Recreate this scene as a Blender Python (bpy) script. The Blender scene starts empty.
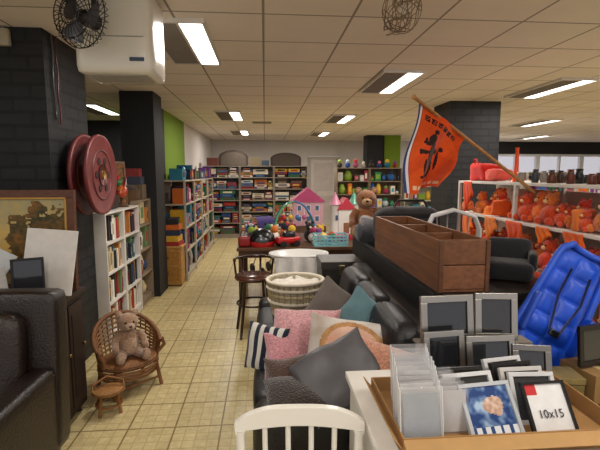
import bpy, math, random
from mathutils import Vector, Matrix, Euler, noise
R = random.Random(11)
U = R.uniform
sc = bpy.context.scene
try: sc.view_settings.view_transform = 'Standard'
except Exception: pass

def lin(h):
    o = []
    for i in (0, 2, 4):
        c = int(h[i:i+2], 16)/255
        o.append(c/12.92 if c <= .04045 else ((c+.055)/1.055)**2.4)
    return (o[0], o[1], o[2], 1)
def mixh(a, b, t):
    t = max(0, min(1, t))
    return ''.join('%02x' % max(0, min(255, int(int(a[i:i+2], 16)*(1-t)+int(b[i:i+2], 16)*t))) for i in (0, 2, 4))

# ---------------------------------------------------------------- materials
MATS = {}
def newmat(name):
    m = bpy.data.materials.new(name); m.use_nodes = True
    nt = m.node_tree; b = nt.nodes['Principled BSDF']
    return m, nt, b
def attrmat(name, rough=.6, metal=0, nscale=0, namt=0, stretch=(1, 1, 1), bump=0, bscale=60, sheen=0, trans=0, alpha=1, coat=0, wave=0):
    m, nt, b = newmat(name)
    a = nt.nodes.new('ShaderNodeAttribute'); a.attribute_name = 'Col'
    src = a.outputs['Color']
    tc = nt.nodes.new('ShaderNodeTexCoord')
    mp = nt.nodes.new('ShaderNodeMapping'); mp.inputs['Scale'].default_value = stretch
    nt.links.new(tc.outputs['Object'], mp.inputs[0])
    if namt:
        n = nt.nodes.new('ShaderNodeTexNoise'); n.inputs['Scale'].default_value = nscale; n.inputs['Detail'].default_value = 4
        nt.links.new(mp.outputs[0], n.inputs[0])
        r = nt.nodes.new('ShaderNodeMapRange'); r.inputs[1].default_value = .3; r.inputs[2].default_value = .7
        r.inputs[3].default_value = 1-namt; r.inputs[4].default_value = 1+namt
        nt.links.new(n.outputs[0], r.inputs[0])
        mx = nt.nodes.new('ShaderNodeVectorMath'); mx.operation = 'SCALE'
        nt.links.new(src, mx.inputs[0]); nt.links.new(r.outputs[0], mx.inputs['Scale'])
        src = mx.outputs[0]
    nt.links.new(src, b.inputs['Base Color'])
    b.inputs['Roughness'].default_value = rough; b.inputs['Metallic'].default_value = metal
    b.inputs['Sheen Weight'].default_value = sheen; b.inputs['Transmission Weight'].default_value = trans
    b.inputs['Alpha'].default_value = alpha; b.inputs['Coat Weight'].default_value = coat
    if bump:
        if wave:
            n = nt.nodes.new('ShaderNodeTexWave'); n.inputs['Scale'].default_value = bscale; n.bands_direction = 'Z'
            n.inputs['Distortion'].default_value = 2
        else:
            n = nt.nodes.new('ShaderNodeTexNoise'); n.inputs['Scale'].default_value = bscale; n.inputs['Detail'].default_value = 3
        nt.links.new(tc.outputs['Object'], n.inputs[0])
        bp = nt.nodes.new('ShaderNodeBump'); bp.inputs['Strength'].default_value = bump; bp.inputs['Distance'].default_value = .01
        nt.links.new(n.outputs[1 if wave else 0], bp.inputs['Height']); nt.links.new(bp.outputs[0], b.inputs['Normal'])
    MATS[name] = m
attrmat('matte', .65, nscale=9, namt=.06)
attrmat('gloss', .25)
attrmat('leather', .38, bump=.35, bscale=90, nscale=5, namt=.15)
attrmat('fabric', .95, bump=.4, bscale=160, sheen=.2, nscale=12, namt=.1)
attrmat('satin', .45, bump=.2, bscale=14, nscale=6, namt=.2)
attrmat('fur', 1, bump=1, bscale=120, sheen=.5, nscale=70, namt=.28)
attrmat('metal', .35, metal=1)
attrmat('wicker', .7, bump=1, bscale=28, wave=1, nscale=90, namt=.35)
attrmat('wood', .5, nscale=5, namt=.25, stretch=(6, 1, 9))
attrmat('woody', .5, nscale=5, namt=.3, stretch=(9, .8, 9))
attrmat('clear', .08, alpha=.16, bump=.5, bscale=35)
attrmat('card', .8, nscale=20, namt=.06)
attrmat('darkglass', .06, coat=.5)

# ---------------------------------------------------------------- builder
class O:
    def __init__(s, name):
        s.name = name; s.v = []; s.f = []; s.c = []; s.m = []; s.s = []; s.mats = []; s.T = Matrix.Identity(4)
    def at(s, loc=(0, 0, 0), rot=(0, 0, 0), k=1):
        s.T = Matrix.Translation(loc) @ Euler([math.radians(a) for a in rot]).to_matrix().to_4x4() @ Matrix.Scale(k, 4)
        return s
    def add(s, vs, fs, col, mat, smooth, L=None):
        if mat not in s.mats: s.mats.append(mat)
        mi = s.mats.index(mat); b = len(s.v)
        T = s.T @ L if L is not None else s.T
        for p in vs: s.v.append(T @ Vector(p))
        for i, f in enumerate(fs):
            s.f.append([b+k for k in f]); s.c.append(col[i] if isinstance(col, list) else col); s.m.append(mi); s.s.append(smooth)
    def L(s, c, rot):
        return Matrix.Translation(c) @ Euler([math.radians(a) for a in rot]).to_matrix().to_4x4()
    def box(s, c, d, col, mat='matte', rot=(0, 0, 0)):
        x, y, z = [k/2 for k in d]
        vs = [(-x, -y, -z), (x, -y, -z), (x, y, -z), (-x, y, -z), (-x, -y, z), (x, -y, z), (x, y, z), (-x, y, z)]
        s.add(vs, [(3, 2, 1, 0), (4, 5, 6, 7), (0, 1, 5, 4), (1, 2, 6, 5), (2, 3, 7, 6), (3, 0, 4, 7)], col, mat, False, s.L(c, rot))
    def bb(s, x0, x1, y0, y1, z0, z1, col, mat='matte'):
        s.box(((x0+x1)/2, (y0+y1)/2, (z0+z1)/2), (x1-x0, y1-y0, z1-z0), col, mat)
    def rbox(s, c, d, r, col, mat='leather', rot=(0, 0, 0), n=8, puff=0, wr=0):
        vs, fs, key = [], [], {}
        h = [k/2 for k in d]; r = min(r, min(h)*.999)
        def gv(p):
            k = tuple(round(a, 4) for a in p)
            if k in key: return key[k]
            q = Vector([math.copysign(h[i]*(1-(1-abs(p[i]))**1.6), p[i]) for i in range(3)])
            inn = Vector([max(-(h[i]-r), min(h[i]-r, q[i])) for i in range(3)])
            dd = q-inn
            if dd.length > 1e-9: dd = dd.normalized()*r
            w = inn+dd
            if puff:
                e = [max(0, 1-p[i]**2) for i in range(3)]
                w = Vector([w[0]*(1+puff*e[1]*e[2]), w[1]*(1+puff*e[0]*e[2]), w[2]*(1+puff*e[0]*e[1])])
            if wr: w += noise.noise_vector(w*9+Vector(c)*7)*wr
            key[k] = len(vs); vs.append(w); return key[k]
        for ax in range(3):
            for sg in (-1, 1):
                for i in range(n):
                    for j in range(n):
                        q = []
                        for (a, b) in ((0, 0), (1, 0), (1, 1), (0, 1)):
                            p = [0, 0, 0]; p[ax] = sg; p[(ax+1) % 3] = -1+2*(i+a)/n; p[(ax+2) % 3] = -1+2*(j+b)/n
                            q.append(gv(p))
                        fs.append(q if sg > 0 else q[::-1])
        s.add(vs, fs, col, mat, True, s.L(c, rot))
    def ell(s, c, r, col, mat='matte', rot=(0, 0, 0), n=14):
        if not hasattr(r, '__len__'): r = (r, r, r)
        vs = [(0, 0, r[2])]; fs = []; m = max(6, n//2+1)
        for i in range(1, m):
            a = math.pi*i/m
            for j in range(n):
                b = 2*math.pi*j/n; vs.append((r[0]*math.sin(a)*math.cos(b), r[1]*math.sin(a)*math.sin(b), r[2]*math.cos(a)))
        vs.append((0, 0, -r[2])); e = len(vs)-1
        for j in range(n):
            k = (j+1) % n
            fs.append((0, 1+j, 1+k)); fs.append((e, e-n+k, e-n+j))
            for i in range(m-2):
                fs.append((1+i*n+j, 1+(i+1)*n+j, 1+(i+1)*n+k, 1+i*n+k))
        s.add(vs, fs, col, mat, True, s.L(c, rot))
    def lathe(s, c, prof, col, mat='matte', rot=(0, 0, 0), n=24, sx=1, sy=1, smooth=True):
        vs, fs = [], []
        for (r, z) in prof:
            for j in range(n):
                b = 2*math.pi*j/n; vs.append((r*math.cos(b)*sx, r*math.sin(b)*sy, z))
        for i in range(len(prof)-1):
            for j in range(n):
                k = (j+1) % n; fs.append((i*n+j, i*n+k, (i+1)*n+k, (i+1)*n+j))
        s.add(vs, fs, col, mat, smooth, s.L(c, rot))
    def disc(s, c, r, h, col, mat='matte', rot=(0, 0, 0), n=28):
        s.lathe(c, [(0.0001, -h/2), (r, -h/2), (r, h/2), (.0001, h/2)], col, mat, rot, n, smooth=False)
    def cyl(s, a, b, r0, col, mat='matte', r1=None, n=10):
        r1 = r0 if r1 is None else r1
        s.tube([a, b], r0, col, mat, n, r1=r1)
    def tube(s, pts, r, col, mat='matte', n=8, closed=False, r1=None, flat=1):
        P = [Vector(p) for p in pts]; N = len(P); vs, fs = [], []
        up = None
        for i in range(N):
            if closed: t = P[(i+1) % N]-P[i-1]
            else: t = P[min(i+1, N-1)]-P[max(i-1, 0)]
            t.normalize()
            if up is None: up = Vector((0, 0, 1)) if abs(t.z) < .9 else Vector((0, 1, 0))
            x = up-t*up.dot(t)
            if x.length < 1e-5: x = t.orthogonal()
            x.normalize(); up = x; y = t.cross(x)
            rr = r if r1 is None else r+(r1-r)*i/(N-1)
            for j in range(n):
                b = 2*math.pi*j/n; vs.append(P[i]+x*math.cos(b)*rr+y*math.sin(b)*rr*flat)
        for i in range(N if closed else N-1):
            for j in range(n):
                k = (j+1) % n; i2 = (i+1) % N
                fs.append((i*n+j, i2*n+j, i2*n+k, i*n+k)[::-1])
        if not closed:
            fs.append(tuple(range(n))); fs.append(tuple((N-1)*n+j for j in range(n))[::-1])
        s.add(vs, fs, col, mat, True)
    def sheet(s, fn, nu, nv, col, mat='fabric', L=None, smooth=True, thick=0):
        vs = [fn(i/nu, j/nv) for i in range(nu+1) for j in range(nv+1)]; fs, cs = [], []
        for i in range(nu):
            for j in range(nv):
                a = i*(nv+1)+j; fs.append((a, a+nv+1, a+nv+2, a+1))
                cs.append(col((i+.5)/nu, (j+.5)/nv) if callable(col) else col)
        s.add(vs, fs, cs, mat, smooth, L)
    def pillow(s, c, w, h, t, rot, col, mat='fabric', n=30, wr=.014):
        Lm = s.L(c, rot); sd = Vector(c)*5
        for sg in (1, -1):
            def fn(u, v):
                a, b = 2*u-1, 2*v-1
                x = w/2*a*(1-.08*(1-b*b)); y = h/2*b*(1-.08*(1-a*a))
                z = sg*t/2*(max(0, (1-a*a)*(1-b*b)))**.42
                p = Vector((x, y, z)); q = noise.noise_vector(Vector((x*7, y*7, 0))+sd)*wr
                return p+q
            s.sheet(fn, n, n, col, mat, Lm)
    def prism(s, pts, th, c, rot, col, mat='matte'):
        n = len(pts); vs = [(x, -th/2, z) for x, z in pts]+[(x, th/2, z) for x, z in pts]
        fs = [tuple(range(n)), tuple(range(n, 2*n))[::-1]]+[(i, i+n, (i+1) % n+n, (i+1) % n) for i in range(n)]
        s.add(vs, fs, col, mat, False, s.L(c, rot))
    def done(s, bevel=0, parent=None, solid=0):
        me = bpy.data.meshes.new(s.name)
        xs = [v.x for v in s.v]; ys = [v.y for v in s.v]; zs = [v.z for v in s.v]
        og = Vector(((min(xs)+max(xs))/2, (min(ys)+max(ys))/2, min(zs)))
        me.from_pydata([v-og for v in s.v], [], s.f)
        for m in s.mats: me.materials.append(MATS[m])
        me.polygons.foreach_set('material_index', s.m)
        me.polygons.foreach_set('use_smooth', s.s)
        ca = me.color_attributes.new('Col', 'FLOAT_COLOR', 'CORNER')
        buf = []; cache = {}
        for p, c in zip(me.polygons, s.c):
            if c not in cache: cache[c] = lin(c)
            buf.extend(cache[c]*p.loop_total)
        ca.data.foreach_set('color', buf)
        me.validate(); me.update()
        ob = bpy.data.objects.new(s.name, me); ob.location = og
        sc.collection.objects.link(ob)
        if solid:
            so = ob.modifiers.new('solid', 'SOLIDIFY'); so.thickness = solid
        if bevel:
            b = ob.modifiers.new('bevel', 'BEVEL'); b.width = bevel; b.segments = 2; b.limit_method = 'ANGLE'; b.angle_limit = .8
        if parent:
            ob.parent = parent; ob.location = og-parent.location
        return ob

PAL = ['c0392b', '2563a8', 'e2b93b', '2e7d4f', '1f2a44', 'd8d2c4', 'e07b2c', '7a3e8e', '202020', 'b8c4cc', 'a03050', '3a9ab0', 'f0e8d8', '6b4a2f', 'd86a8a', '88a83c']
GAMES = ['24407c', 'a03028', 'c8a848', '1b2440', '2f6b4a', 'c8c2b4', '4a7098', '151515', '7c2430', 'b87038', 'e0d8c8', '5a4a68', '6b4a34', '9a8a70', 'd8d0c0']
TOYS = ['a02a24', '1f4f8c', 'd0a030', '1f5a3a', '1f2a44', 'b8b2a4', 'c0601c', '5a2e6e', '181818', '202830', '8a2848', '2a7a90', '5a3e28', 'a85070', '3a2c24']
BOOKS = ['e8e0d0', 'b03a30', '2a4a78', 'd8c8a0', '303030', '6b8c5a', 'c88038', '8a3048', 'f4f0e8', '486878', 'a89878', '3a2c24', '242c3a']
ORG = ['f0641c', 'e8501a', 'ff7a20', 'e04810', 'f08030', 'f03c14']

def put(o, face, a, w, hh, d, z, front, sb, col, mat='matte', lab=None):
    if face == '+x': c = (front-sb-d/2, a+w/2, z+hh/2); dd = (d, w, hh)
    elif face == '-x': c = (front+sb+d/2, a+w/2, z+hh/2); dd = (d, w, hh)
    else: c = (a+w/2, front+sb+d/2, z+hh/2); dd = (w, d, hh)
    o.box(c, dd, col, mat)
    if lab:
        k = .003
        if face == '+x': o.box((front-sb, c[1], c[2]), (k, w*.6, hh*.5), lab, mat)
        elif face == '-x': o.box((front+sb, c[1], c[2]), (k, w*.6, hh*.5), lab, mat)
        else: o.box((c[0], front+sb, c[2]), (w*.6, k, hh*.5), lab, mat)
    return c
def fill(o, face, a0, a1, front, depth, z, h, kind, pal=PAL):
    a = a0+.01
    z += .001
    while a < a1-.03:
        if kind == 'books':
            w = U(.018, .042); 
            if a+w > a1: break
            put(o, face, a, w, h*U(.62, .93), min(depth-.04, U(.15, .2)), z, front, U(.02, .05), R.choice(pal), 'card', R.choice(pal) if R.random() < .4 else None)
            a += w+.001
            if R.random() < .04: a += U(.03, .14)
        elif kind == 'games':
            w = min(U(.24, .4), a1-a-.01)
            if w < .1: break
            zz = z
            while True:
                th = U(.045, .09)
                if zz+th > z+h*.93: break
                put(o, face, a, w*U(.9, 1), th-.003, depth-.08, zz, front, U(.01, .04), R.choice(pal), 'card', R.choice(pal))
                zz += th
            a += w+.015
        else:
            w = min(U(.1, .3), a1-a-.01)
            if w < .05: break
            k = R.random(); hh = h*U(.45, .95); d = min(depth-.06, U(.12, .32)); col = R.choice(pal)
            if k < .66:
                put(o, face, a, w*.94, hh, d, z, front, U(.02, .06), col, 'gloss' if R.random() < .3 else 'card', R.choice(pal))
            else:
                r = min(w*.47, d/2, .11)
                cc = a+w/2
                x, y = (front-.05-r, cc) if face == '+x' else ((front+.05+r, cc) if face == '-x' else (cc, front+.05+r))
                if k < .84:
                    r2 = min(r*U(.8, 1.1), h*.3)
                    o.ell((x, y, z+r2), (r, r, r2), col, 'fabric', n=10)
                    if h > r2*3: o.ell((x, y, z+r2*2.2), (r*.65, r*.65, r2*.6), R.choice(pal), 'fabric', n=10)
                else:
                    o.lathe((x, y, z), [(.001, 0), (r*.8, 0), (r, hh*.5), (r*.7, hh*.8), (r*.4, hh), (.001, hh)], col, 'gloss', n=12)
            a += w+.01

# ---------------------------------------------------------------- room
def procmat(name, c1, c2, cm, tw, th, mortar, rough=.6, bump=.2, var=.12, nsc=3, offset=0, vert=False, sub=0):
    m, nt, b = newmat(name)
    g = nt.nodes.new('ShaderNodeNewGeometry'); 
    v = g.outputs['Position']
    if vert:
        sp = nt.nodes.new('ShaderNodeSeparateXYZ'); nt.links.new(v, sp.inputs[0])
        ad = nt.nodes.new('ShaderNodeMath'); nt.links.new(sp.outputs[0], ad.inputs[0]); nt.links.new(sp.outputs[1], ad.inputs[1])
        cb = nt.nodes.new('ShaderNodeCombineXYZ'); nt.links.new(ad.outputs[0], cb.inputs[0]); nt.links.new(sp.outputs[2], cb.inputs[1]); v = cb.outputs[0]
    br = nt.nodes.new('ShaderNodeTexBrick'); br.offset = offset; br.squash = 1
    br.inputs['Color1'].default_value = lin(c1); br.inputs['Color2'].default_value = lin(c2); br.inputs['Mortar'].default_value = lin(cm)
    br.inputs['Scale'].default_value = 1; br.inputs['Mortar Size'].default_value = mortar; br.inputs['Brick Width'].default_value = tw; br.inputs['Row Height'].default_value = th
    nt.links.new(v, br.inputs[0])
    n = nt.nodes.new('ShaderNodeTexNoise'); n.inputs['Scale'].default_value = nsc; n.inputs['Detail'].default_value = 6; n.inputs['Roughness'].default_value = .7
    nt.links.new(g.outputs['Position'], n.inputs[0])
    r = nt.nodes.new('ShaderNodeMapRange'); r.inputs[1].default_value = .3; r.inputs[2].default_value = .7; r.inputs[3].default_value = 1-var; r.inputs[4].default_value = 1+var*.6
    nt.links.new(n.outputs[0], r.inputs[0])
    mx = nt.nodes.new('ShaderNodeVectorMath'); mx.operation = 'SCALE'
    nt.links.new(br.outputs[0], mx.inputs[0]); nt.links.new(r.outputs[0], mx.inputs['Scale'])
    out = mx.outputs[0]
    if sub:
        b2 = nt.nodes.new('ShaderNodeTexBrick'); b2.offset = 0; b2.squash = 1
        b2.inputs['Color1'].default_value = (1, 1, 1, 1); b2.inputs['Color2'].default_value = (.88, .86, .8, 1); b2.inputs['Mortar'].default_value = (.78, .74, .64, 1)
        b2.inputs['Scale'].default_value = 1; b2.inputs['Mortar Size'].default_value = .004; b2.inputs['Brick Width'].default_value = sub; b2.inputs['Row Height'].default_value = sub
        nt.links.new(v, b2.inputs[0])
        m2 = nt.nodes.new('ShaderNodeVectorMath'); m2.operation = 'MULTIPLY'
        nt.links.new(out, m2.inputs[0]); nt.links.new(b2.outputs[0], m2.inputs[1]); out = m2.outputs[0]
    nt.links.new(out, b.inputs['Base Color'])
    b.inputs['Roughness'].default_value = rough
    bp = nt.nodes.new('ShaderNodeBump'); bp.inputs['Strength'].default_value = bump; bp.inputs['Distance'].default_value = .01; bp.invert = True
    nt.links.new(br.outputs['Fac'], bp.inputs['Height']); nt.links.new(bp.outputs[0], b.inputs['Normal'])
    MATS[name] = m
procmat('floor_tiles', 'd6c490', 'dfcd9a', '9c8656', .3, .3, .006, rough=.36, bump=.12, var=.2, nsc=22, sub=.075)
procmat('ceiling_tiles', 'e2d8d0', 'e8ded6', '948a82', .6, .6, .009, rough=.9, bump=.3, var=.05, nsc=2)
procmat('black_brick', '17181c', '1f2024', '0c0d0f', .26, .1, .012, rough=.65, bump=1, var=.3, nsc=14, offset=.5, vert=True)
procmat('white_plaster', 'd2ccc8', 'd2ccc8', 'd2ccc8', 2, 2, 0, rough=.9, bump=0, var=.05)
procmat('black_plaster', '16171a', '18191c', '141517', 1, 1, 0, rough=.7, bump=0, var=.2)
procmat('green_plaster', '6f8c1e', '6f8c1e', '6f8c1e', 2, 2, 0, rough=.8, bump=0, var=.06)

def wall(name, x0, x1, y0, y1, z0, z1, mat):
    o = O(name); o.bb(x0, x1, y0, y1, z0, z1, 'ffffff', mat); return o.done()
H = 2.7
wall('floor', -5, 12.2, -2.5, 14, -.1, 0, 'floor_tiles')
wall('ceiling', -5, 12.2, -2.5, 14, H, H+.1, 'ceiling_tiles')
wall('wall_left', -5.1, -5, -2.5, 9, 0, H, 'black_plaster')
wall('wall_left_rear', -5, -1.76, 9, 9.1, 0, H, 'black_plaster')
wall('wall_aisle_dark', -1.75, -1.65, 6.27, 7.4, 0, H, 'black_plaster')
wall('wall_aisle_green', -1.75, -1.65, 7.4, 9.2, 0, H, 'green_plaster')
wall('wall_aisle_white', -1.75, -1.65, 9.2, 13.8, 0, H, 'white_plaster')
wall('wall_right', 12.2, 12.3, -2.5, 14, 0, H, 'white_plaster')
o = O('wall_back')
o.bb(-1.75, 1.38, 13.8, 13.95, 0, H, 'ffffff', 'white_plaster'); o.bb(1.38, 2.4, 13.8, 13.95, 2.2, H, 'ffffff', 'white_plaster')
o.bb(2.4, 6, 13.8, 13.95, 0, H, 'ffffff', 'white_plaster')
o.bb(6, 12.2, 13.8, 13.95, 0, .9, 'ffffff', 'white_plaster')
o.bb(6, 12.2, 13.8, 13.95, 2.3, H, 'ffffff', 'black_plaster'); o.done()
for i in range(4):
    o = O('window_%d' % (i+1)); x0 = 6+1.55*i; x1 = x0+1.55
    for (a, b, c, d) in ((x0, x0+.07, .9, 2.3), (x1-.07, x1, .9, 2.3), (x0+.07, x1-.07, .9, .98), (x0+.07, x1-.07, 2.22, 2.3), (x0+.74, x0+.8, .98, 2.22)):
        o.bb(a, b, 13.82, 13.92, c, d, 'e8e8ea', 'gloss')
    o.bb(x0+.07, x1-.07, 13.86, 13.87, .98, 2.22, 'b8b4e0', 'clear'); o.done()
wall('pillar', -2.95, -1.6, 3.4, 4.13, 0, H, 'black_brick')
wall('pillar', -1.84, -1.42, 5.8, 6.25, 0, H, 'black_plaster')
wall('pillar', 2.69, 3.46, 6.2, 6.8, 0, H, 'black_brick')
wall('pillar', 2.8, 3.25, 11.75, 12.2, 0, H, 'black_plaster')
wall('wall_green_strip', 3.3, 3.75, 11.8, 11.95, 0, H, 'green_plaster')
o = O('baseboard_back'); o.bb(-1.65, 1.38, 13.77, 13.8, 0, .1, '55504a'); o.bb(2.4, 6, 13.77, 13.8, 0, .1, '55504a'); o.done()
o = O('door_1')
o.bb(1.39, 1.48, 13.81, 13.93, 0, 2.1, 'bdb4aa'); o.bb(2.3, 2.39, 13.81, 13.93, 0, 2.1, 'bdb4aa'); o.bb(1.39, 2.39, 13.81, 13.93, 2.1, 2.19, 'bdb4aa')
o.bb(1.48, 2.3, 13.84, 13.9, .01, 2.1, 'ddd2cc'); o.bb(1.58, 2.2, 13.83, 13.84, .2, .95, 'cfc4be'); o.bb(1.58, 2.2, 13.83, 13.84, 1.1, 2, 'cfc4be')
o.cyl((1.55, 13.84, 1.03), (1.55, 13.815, 1.03), .012, '999999', 'metal'); o.cyl((1.55, 13.815, 1.03), (1.66, 13.815, 1.03), .01, '999999', 'metal'); o.done(.004)
# lights
em = bpy.data.materials.new('lamp_diffuser'); em.use_nodes = True
e = em.node_tree.nodes['Principled BSDF']; e.inputs['Base Color'].default_value = (1, 1, 1, 1)
e.inputs['Emission Color'].default_value = (1, .97, .93, 1); e.inputs['Emission Strength'].default_value = 6
MATS['lamp'] = em
def fixture(x, y, power=25):
    o = O('ceiling_light')
    x0, x1, y0, y1 = x-.34, x+.1, y-.58, y+.58
    z0 = H-.03
    o.bb(x0, x1, y0, y0+.02, z0, H, 'd8d4cc'); o.bb(x0, x1, y1-.02, y1, z0, H, 'd8d4cc')
    o.bb(x0, x0+.02, y0+.02, y1-.02, z0, H, 'd8d4cc'); o.bb(x1-.02, x1, y0+.02, y1-.02, z0, H, 'd8d4cc'); o.bb(x-.1, x-.08, y0+.02, y1-.02, z0, H, 'd8d4cc')
    o.bb(x0+.02, x-.1, y0+.02, y1-.02, H-.008, H-.002, '5a5048')
    for i in range(24):
        yy = y0+.04+i*.046
        o.box(((x0+.02+x-.1)/2, yy, H-.02), (x-.1-x0-.02, .006, .02), '8a8076', rot=(25, 0, 0))
    o.bb(x-.08, x+.08, y0+.02, y1-.02, H-.02, H-.005, 'ffffff', 'lamp')
    ob = o.done()
    ld = bpy.data.lights.new('lamp_tube', 'AREA'); ld.shape = 'RECTANGLE'; ld.size = .14; ld.size_y = 1.05; ld.energy = power; ld.color = (1, .95, .885)
    lo = bpy.data.objects.new('lamp_tube', ld); sc.collection.objects.link(lo); lo.parent = ob
    lo.location = Vector((x, y, H-.04))-ob.location
for (x, y) in ((-.5, 3.7), (-.5, 8.0), (-.5, 11.2), (1.55, 5.0), (1.55, 8.3), (1.55, 11.4), (3.6, 5.2), (3.6, 8.6), (5.65, 8.6), (7.7, 11.9), (-2.6, 7.4),
               (-.5, -.2), (1.55, .6), (3.6, 1.4), (5.65, 4), (7.7, 7), (-2.9, .5), (5.65, 12)):
    fixture(x, y)
o = O('ceiling_vent'); o.bb(-.25, .15, 8.9, 9.1, H-.02, H-.001, 'b8b0a4')
for i in range(5): o.bb(-.23, .13, 8.92+i*.035, 8.93+i*.035, H-.024, H-.02, '5a5048')
o.done()
w = bpy.data.worlds.new('world'); sc.world = w; w.use_nodes = True
w.node_tree.nodes['Background'].inputs[0].default_value = (.92, .9, .94, 1); w.node_tree.nodes['Background'].inputs[1].default_value = .8

# ---------------------------------------------------------------- left side
o = O('air_conditioner')
o.rbox((-.84, 2.76, 2.455), (.42, .36, .48), .03, 'd9d4c8', 'gloss', n=6)
o.bb(-1.01, -.67, 2.577, 2.585, 2.41, 2.415, '8c877c'); o.bb(-.75, -.67, 2.574, 2.58, 2.28, 2.3, '3a4a60')
for i in range(7): o.bb(-1.01, -.67, 2.63+i*.03, 2.64+i*.03, 2.209, 2.217, 'a09a8e')
o.done()
o = O('wall_fan'); o.at((-.93, 2.4, 2.45), (0, 0, -25))
rr = .155
for k in range(28):
    a = 2*math.pi*k/28
    o.tube([(math.cos(a)*r, -d, math.sin(a)*r) for r, d in ((.03, .07), (.1, .065), (.14, .045), (rr, 0), (.14, -.04), (.05, -.06))], .0022, '15151a', 'gloss', 5)
for r, d in ((rr, 0), (.12, .06), (.06, .07)):
    o.tube([(math.cos(t*.1745)*r, -d, math.sin(t*.1745)*r) for t in range(36)], .003, '15151a', 'gloss', 5, closed=True)
o.disc((0, -.07, 0), .035, .012, '222226', 'gloss', rot=(90, 0, 0))
for k in range(3):
    a = k*2.094
    o.sheet(lambda u, v: (math.cos(a+(v-.5)*1.1)*(.03+.1*u), -.01+.03*(v-.5), math.sin(a+(v-.5)*1.1)*(.03+.1*u)), 6, 6, '4a4b52', 'gloss')
o.cyl((0, .0, 0), (0, .1, 0), .04, '1a1a1e', 'gloss'); o.cyl((0, .09, 0), (0, .09, .245), .014, '1a1a1e', 'gloss'); o.disc((0, .09, .238), .05, .02, '1a1a1e', 'gloss')
o.done()
o = O('electrical_junction_box'); o.rbox((-1.86, 3.375, 2.62), (.1, .05, .12), .01, 'b0a890', 'gloss', n=4); o.rbox((-1.95, 3.38, 2.48), (.05, .04, .12), .008, '9a927c', 'gloss', n=4)
o.cyl((-1.86, 3.385, 2.68), (-1.86, 3.385, 2.7), .008, '999999'); o.done()
o = O('hanging_cable')
o.tube([(-1.585, 3.5+.01*math.sin(i), 2.69-i*.07) for i in range(10)], .008, '3a3a3a', 'gloss', 6); o.tube([(-1.58, 3.56+.012*math.cos(i*1.3), 2.69-i*.06) for i in range(12)], .006, '5a2020', 'gloss', 6)
o.done()
o = O('cable_reel')
for x in (-1.51, -1.39):
    o.lathe((x, 3.82, 1.64), [(.05, -.01), (.32, -.01), (.335, -.018), (.34, 0), (.335, .018), (.32, .01), (.05, .01)], '6e2c2c', 'satin', rot=(0, 90, 0), n=48)
    o.lathe((x, 3.82, 1.64), [(.2, .0), (.2, .016), (.215, .016), (.215, 0)], '5a2422', 'satin', rot=(0, 90, 0), n=48)
for a in range(0, 360, 60):
    y = 3.82+.13*math.cos(math.radians(a)); z = 1.64+.13*math.sin(math.radians(a))
    o.disc((-1.377, y, z), .03, .006, '2c1010', 'matte', rot=(0, 90, 0), n=20)
o.cyl((-1.598, 3.82, 1.64), (-1.37, 3.82, 1.64), .09, '5a2420', 'satin', n=24); o.cyl((-1.37, 3.82, 1.64), (-1.36, 3.82, 1.64), .04, '9a7030', 'gloss', n=20)
o.done()
o = O('sideboard')
o.bb(-2.4, -1.27, 2.52, 3.0, .06, .85, '24160f', 'wood'); o.bb(-2.42, -1.24, 2.5, 3.02, .85, .88, '2e1d15', 'wood')
for y0, y1 in ((2.55, 2.75), (2.77, 2.97)):
    o.bb(-1.27, -1.255, y0, y1, .12, .8, '2a1a13', 'wood'); o.bb(-1.255, -1.25, y0+.03, y1-.03, .18, .74, '1e120c', 'wood')
    o.ell((-1.24, y1-.03, .5), .012, '8a7040', 'metal')
for x in (-2.35, -1.32):
    for y in (2.56, 2.96): o.cyl((x, y, 0), (x, y, .06), .02, '1a100c')
o.done(.004)
def paint(u, v):
    n = noise.noise(Vector((u*9, v*7, 3))); n2 = noise.noise(Vector((u*26, v*26, 1))); m = n*.6+n2*.5
    hor = .36
    for tx, tz, rx, rz in ((.1, .62, .13, .3), (.3, .5, .09, .2), (.62, .55, .1, .24), (.8, .64, .13, .3), (.95, .55, .1, .3)):
        if ((u-tx)/rx)**2+((v-tz)/rz)**2 < 1+m*1.5: return mixh('2a3014', '8a5c20', .45+m)
        if abs(u-tx) < .012 and .25 < v < tz: return '2e2012'
    if v > hor:
        return mixh('d0aa58', 'a09a78', (v-hor)*1.5+m*.5)
    if v > .27: return mixh('a8842c', '4c5420', .5+m)
    if abs(u-.45+.3*(v-.15)) < .05+.1*(.3-v): return mixh('b89a60', '8c7040', .5+m)
    return mixh('7a6a28', '3a3a16', .5+m)
o = O('landscape_painting')
W, Hh = .9, .66
o.T = o.L((-1.7, 2.93, 1.215), (-4, 0, 0))
o.sheet(lambda u, v: ((u-.5)*(W-.1), -.005, (v-.5)*(Hh-.1)), 110, 80, paint, 'matte', smooth=False)
for (x, z, a, b) in ((0, Hh/2-.025, W, .05), (0, -Hh/2+.025, W, .05), (-W/2+.025, 0, .05, Hh-.1), (W/2-.025, 0, .05, Hh-.1)):
    o.box((x, 0, z), (a, .035, b), '5a3018', 'wood')
for (x, z, a, b) in ((0, Hh/2-.055, W-.1, .014), (0, -Hh/2+.055, W-.1, .014), (-W/2+.055, 0, .014, Hh-.12), (W/2-.055, 0, .014, Hh-.12)):
    o.box((x, -.012, z), (a, .02, b), 'b08838', 'gloss')
o.box((0, .012, 0), (W-.02, .01, Hh-.02), '3a2a1c'); o.done(.003)
o = O('blank_canvas'); o.at((-1.35, 2.77, 1.1), (-12, 6, 8)); o.box((0, 0, 0), (.29, .02, .41), 'dcd8d2', 'card'); o.box((0, .015, .15), (.2, .01, .02), 'b09060'); o.done(.003)
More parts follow.
